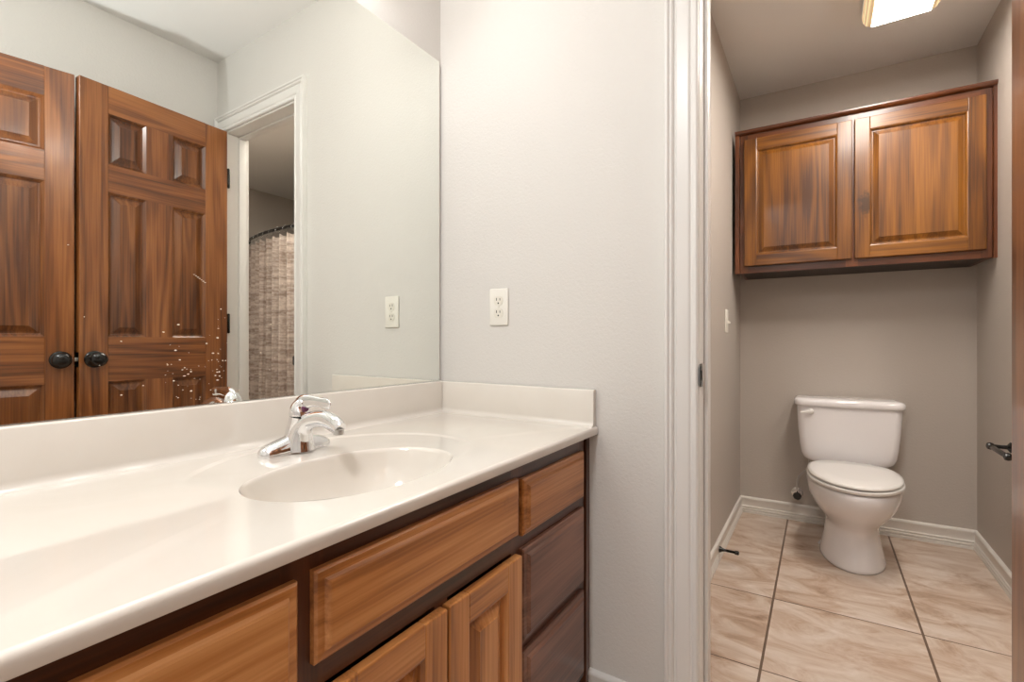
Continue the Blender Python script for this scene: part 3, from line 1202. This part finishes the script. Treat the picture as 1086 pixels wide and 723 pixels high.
def rrect(hw, y0, y1, r, n=8, bow=0.0):
    """Rounded rectangle outline in x/y, front edge (y1) bowed out."""
    out = []
    for cx_, cy_, a0 in ((hw - r, y0 - r, 0), (-hw + r, y0 - r, PI / 2), (-hw + r, y1 + r, PI), (hw - r, y1 + r, 1.5 * PI)):
        for k in range(n + 1):
            a = a0 + PI / 2 * k / n
            x, y = cx_ + r * math.cos(a), cy_ + r * math.sin(a)
            if y < (y0 + y1) / 2:
                y -= bow * (1 - (x / hw) ** 2)
            out.append((x, y))
    # extra points along the front edge carry the bow
    i = 3 * (n + 1)
    mid = []
    xs_ = -hw + r
    for k in range(1, 10):
        x = xs_ + (2 * hw - 2 * r) * k / 10
        mid.append((x, y1 - bow * (1 - (x / hw) ** 2)))
    return out[:i] + mid + out[i:]


bm = BM()
spec = [(0.374, 0.125, -0.045, -0.150), (0.377, 0.150, -0.036, -0.168), (0.386, 0.176, -0.028, -0.182), (0.402, 0.193, -0.023, -0.190), (0.425, 0.202, -0.021, -0.194),
        (0.47, 0.209, -0.020, -0.198), (0.55, 0.216, -0.019, -0.202), (0.63, 0.2205, -0.018, -0.204), (0.680, 0.222, -0.018, -0.205)]
loft(bm, [[(x, y, z) for x, y in rrect(hw, y0, y1, 0.035, bow=0.012)] for z, hw, y0, y1 in spec])
tk = obj('tank', bm, CHINA, to, smooth=60)
bm = BM()
spec = [(0.674, 0.226, -0.016, -0.208), (0.676, 0.231, -0.013, -0.213), (0.684, 0.234, -0.010, -0.216), (0.700, 0.2335, -0.010, -0.2155), (0.708, 0.229, -0.013, -0.211), (0.7125, 0.219, -0.02, -0.202), (0.7145, 0.195, -0.04, -0.18)]
loft(bm, [[(x, y, z) for x, y in rrect(hw, y0, y1, 0.040, bow=0.013)] for z, hw, y0, y1 in spec])
obj('tank_lid', bm, CHINA, to, smooth=60)
bm = BM()
lathe(bm, [(0.013, -0.204), (0.013, -0.216), (0.009, -0.219), (0.009, -0.228), (0.001, -0.229)], 'y', (-0.158, 0, 0.647), n=18)
p, r = smooth_path([(-0.151, -0.224, 0.648), (-0.170, -0.226, 0.6455), (-0.192, -0.227, 0.642), (-0.207, -0.2275, 0.640)], [(0.0055, 0.0115), (0.005, 0.0095), (0.0045, 0.006), (0.003, 0.004)])
tube(bm, p, r, n=14)
lv = obj('flush_lever', bm, SEATP, to, smooth=60)

# water supply stop and hose on the wall left of the bowl
sv = thing('water_supply_valve', 'chrome water stop valve with hose on the wall left of the toilet', 'valve', (BL.x + bd.x * 0.292, BL.y + bd.y * 0.292, 0.158), back_rz)
bm = BM()
lathe(bm, [(0.030, 0), (0.029, -0.004), (0.020, -0.010), (0.010, -0.012), (0.001, -0.012)], 'y', n=22)
obj('escutcheon', bm, CHROME, sv)
bm = BM()
lathe(bm, [(0.008, -0.005), (0.008, -0.045), (0.012, -0.047), (0.012, -0.065), (0.001, -0.066)], 'y', n=16)
tube(bm, [(0, -0.054, 0), (0, -0.054, 0.028)], 0.008, n=14)
obj('valve_body', bm, CHROME, sv)
bm = BM()
lathe(bm, [(0.004, -0.064), (0.006, -0.074), (0.019, -0.076), (0.021, -0.080), (0.019, -0.084), (0.001, -0.085)], 'y', n=16)
obj('valve_handle', bm, BLACK, sv)
bm = BM()
p, r = smooth_path([(0, -0.054, 0.026), (0.0, -0.055, 0.070), (0.006, -0.058, 0.100), (0.024, -0.068, 0.128), (0.044, -0.080, 0.150), (0.056, -0.090, 0.185), (0.058, -0.095, 0.2175)], [0.0055] * 7)
tube(bm, p, r, n=12)
obj('supply_hose', bm, HOSE, sv, smooth=60)

# door stop on the left baseboard
ds = thing('door_stop', 'black spring door stop on the left baseboard of the toilet room', 'door stop', (2.35, 0.388, 0.062), 0)
bm = BM()
lathe(bm, [(0.0145, 0), (0.0140, -0.003), (0.008, -0.014), (0.0055, -0.024), (0.0055, -0.030)], 'y', n=18)
prof = [(0.0055, -0.030)]
for k in range(14):
    prof += [(0.0066, -0.0315 - 0.0024 * k), (0.0055, -0.0327 - 0.0024 * k)]
lathe(bm, prof, 'y', n=14)
obj('spring', bm, BLACK, ds)
bm = BM()
lathe(bm, [(0.0065, -0.064), (0.009, -0.066), (0.009, -0.078), (0.007, -0.082), (0.001, -0.083)], 'y', n=16)
obj('tip', bm, BLACK, ds)

# toilet paper holder on the right wall
tp = thing('toilet_paper_holder', 'black pivoting toilet paper holder without a roll on the right wall', 'toilet paper holder', (2.567, -0.640, 0.588), PI)
# local -y points out of the wall (+Y), local +x runs towards the doorway
for sx in (-0.108, 0.108):
    bm = BM()
    lathe(bm, [(0.021, 0), (0.021, -0.004), (0.015, -0.009), (0.0085, -0.013), (0.0075, -0.030), (0.0085, -0.050), (0.013, -0.054), (0.015, -0.062), (0.012, -0.071), (0.004, -0.0745), (0.0005, -0.075)], 'y', (sx, 0, 0), n=20)
    obj('post', bm, BLACK, tp)
bm = BM()
lathe(bm, [(0.0005, -0.108), (0.0085, -0.107), (0.0085, -0.085), (0.0065, -0.08), (0.0095, -0.060), (0.0095, 0.060), (0.0065, 0.080), (0.0085, 0.085), (0.0085, 0.107), (0.0005, 0.108)], 'x', (0, -0.062, 0), n=16)
obj('roller', bm, BLACK, tp)

# ceiling fixture
lt = thing('ceiling_light', 'lit ribbed wraparound ceiling light in the toilet room', 'ceiling light', (0, 0, 0))
LX0, LX1 = 1.50, 2.585
LY0, LY1 = -0.416, -0.152
bm = BM()
add_box(bm, LX0 - 0.004, LX1 + 0.002, LY0 - 0.001, LY1 + 0.001, ZC - 0.030, ZC - 0.0005, bev=0.002)
obj('housing', bm, TRIM, lt)
pr = [(LY1, ZC - 0.028), (LY1 - 0.004, ZC - 0.050), (LY1 - 0.016, ZC - 0.068), (LY1 - 0.034, ZC - 0.076)]
for side in (0, 1):
    bm = BM()
    pts = [(y if side == 0 else LY0 + LY1 - y, z) for y, z in pr]
    loft(bm, [[(x, y, z) for y, z in pts] + [(x, y, z + 0.0025) for y, z in reversed(pts)] for x in (LX0, LX1)])
    obj('ribbed_side', bm, PRISM, lt, smooth=30)
bm = BM()
add_box(bm, LX0, LX1, LY0 + 0.034, LY1 - 0.034, ZC - 0.0775, ZC - 0.074)
obj('lens', bm, LENS, lt, smooth=0)
for x in (LX0, LX1):
    bm = BM()
    pts = pr + [(LY0 + LY1 - y, z) for y, z in reversed(pr)]
    loft(bm, [[(x + d_, y, z) for y, z in pts] for d_ in (-0.001, 0.001)])
    obj('end_cap', bm, PRISM, lt, smooth=0)

# shower curtain and its curved rod, seen in the mirror through the doorway
def rod_x(y):
    return 2.425 - 0.125 * (1 - ((y + 1.54) / 0.79) ** 2)


ROD_Z = 1.950
rd = thing('shower_curtain_rod', 'dark curved shower curtain rod reflected in the mirror', 'curtain rod', (0, 0, 0))
ys = [-0.752 - (2.328 - 0.752) * k / 48 for k in range(49)]
bm = BM()
tube(bm, [(rod_x(y), y, ROD_Z) for y in ys], 0.0125, n=14)
obj('rod', bm, BLACK, rd, smooth=60)
for y, s in ((-0.751, -1), (-2.329, 1)):
    bm = BM()
    lathe(bm, [(0.032, 0), (0.032, s * 0.004), (0.018, s * 0.014), (0.0125, s * 0.020)], 'y', (rod_x(y), y, ROD_Z), n=20)
    obj('wall_flange', bm, BLACK, rd)
cu = thing('shower_curtain', 'beige ribbed shower curtain hanging from the curved dark rod', 'shower curtain', (0, 0, 0))
bm = BM()
NY, NZ = 260, 14
Y0, Y1 = -0.80, -2.28
grid = []
for i in range(NY + 1):
    t = i / NY
    y = Y0 + (Y1 - Y0) * t
    ph = t * 2 * PI * 13
    colv = []
    for j in range(NZ + 1):
        s = j / NZ
        top_z = ROD_Z - 0.050 - 0.016 * (0.5 - 0.5 * math.cos(ph * 1.0 + 0.6))
        z = 0.06 + (top_z - 0.06) * (s ** 0.85)
        amp = 0.026 * (1.0 - 0.25 * s)
        dx = amp * math.sin(ph + 0.6 * math.sin(3 * t * 7 + s)) + 0.010 * math.sin(2.3 * ph + 2 * s)
        colv.append(bm.verts.new((rod_x(y) + 0.004 + dx, y + 0.012 * math.cos(ph), z)))
    grid.append(colv)
for i in range(NY):
    for j in range(NZ):
        bm.faces.new((grid[i][j], grid[i + 1][j], grid[i + 1][j + 1], grid[i][j + 1]))
g = obj('curtain_cloth', bm, CLOTH, cu, smooth=80)
md = g.modifiers.new('thickness', 'SOLIDIFY')
md.thickness = 0.0015
first = None
for k in range(13):
    y = Y0 - 0.045 + (Y1 - Y0 + 0.05) * (k + 0.15) / 13
    if first is None:
        bm = BM()
        pts = [(0.021 * math.cos(a), 0, 0.024 * math.sin(a) - 0.012) for a in [2 * PI * q / 20 for q in range(20)]]
        rings = []
        for q in range(20):
            c0 = Vector(pts[q])
            nrm = (c0 - Vector((0, 0, -0.012))).normalized()
            rings.append([c0 + nrm * (0.0016 * math.cos(b)) + Vector((0, 1, 0)) * (0.0016 * math.sin(b)) for b in [2 * PI * e / 8 for e in range(8)]])
        loft(bm, rings + [rings[0]], cap0=False, cap1=False)
        lathe(bm, [(0.0008, 0.012), (0.0045, 0.0135), (0.006, 0.0175), (0.0045, 0.0215), (0.0008, 0.023)], 'z', (0, 0, 0), n=10)
        first = obj('curtain_ring', bm, CHROME, cu, smooth=60)
        rg_ = first
    else:
        rg_ = first.copy()
        COL.objects.link(rg_)
        rg_.parent = cu
    rg_.location = (rod_x(y), y, ROD_Z)

# lamp bar over the mirror
vl = thing('vanity_light', 'bar of four lit globe bulbs on the wall above the mirror', 'wall light', (0, 0, 0))
bm = BM()
add_box(bm, 0.15, 0.92, YW - 0.045, YW - 0.0005, 2.085, 2.165, bev=0.006)
obj('back_plate', bm, CHROME, vl)
for x in (0.26, 0.44, 0.63, 0.81):
    bm = BM()
    lathe(bm, [(0.024, YW - 0.04), (0.022, YW - 0.06), (0.016, YW - 0.066), (0.001, YW - 0.067)], 'y', (x, 0, 2.125), n=18)
    obj('socket', bm, CHROME, vl)
    bm = BM()
    bmesh.ops.create_uvsphere(bm, u_segments=20, v_segments=12, radius=0.040, matrix=Matrix.Translation((x, YW - 0.105, 2.125)))
    obj('globe_bulb', bm, BULBM, vl, smooth=180)
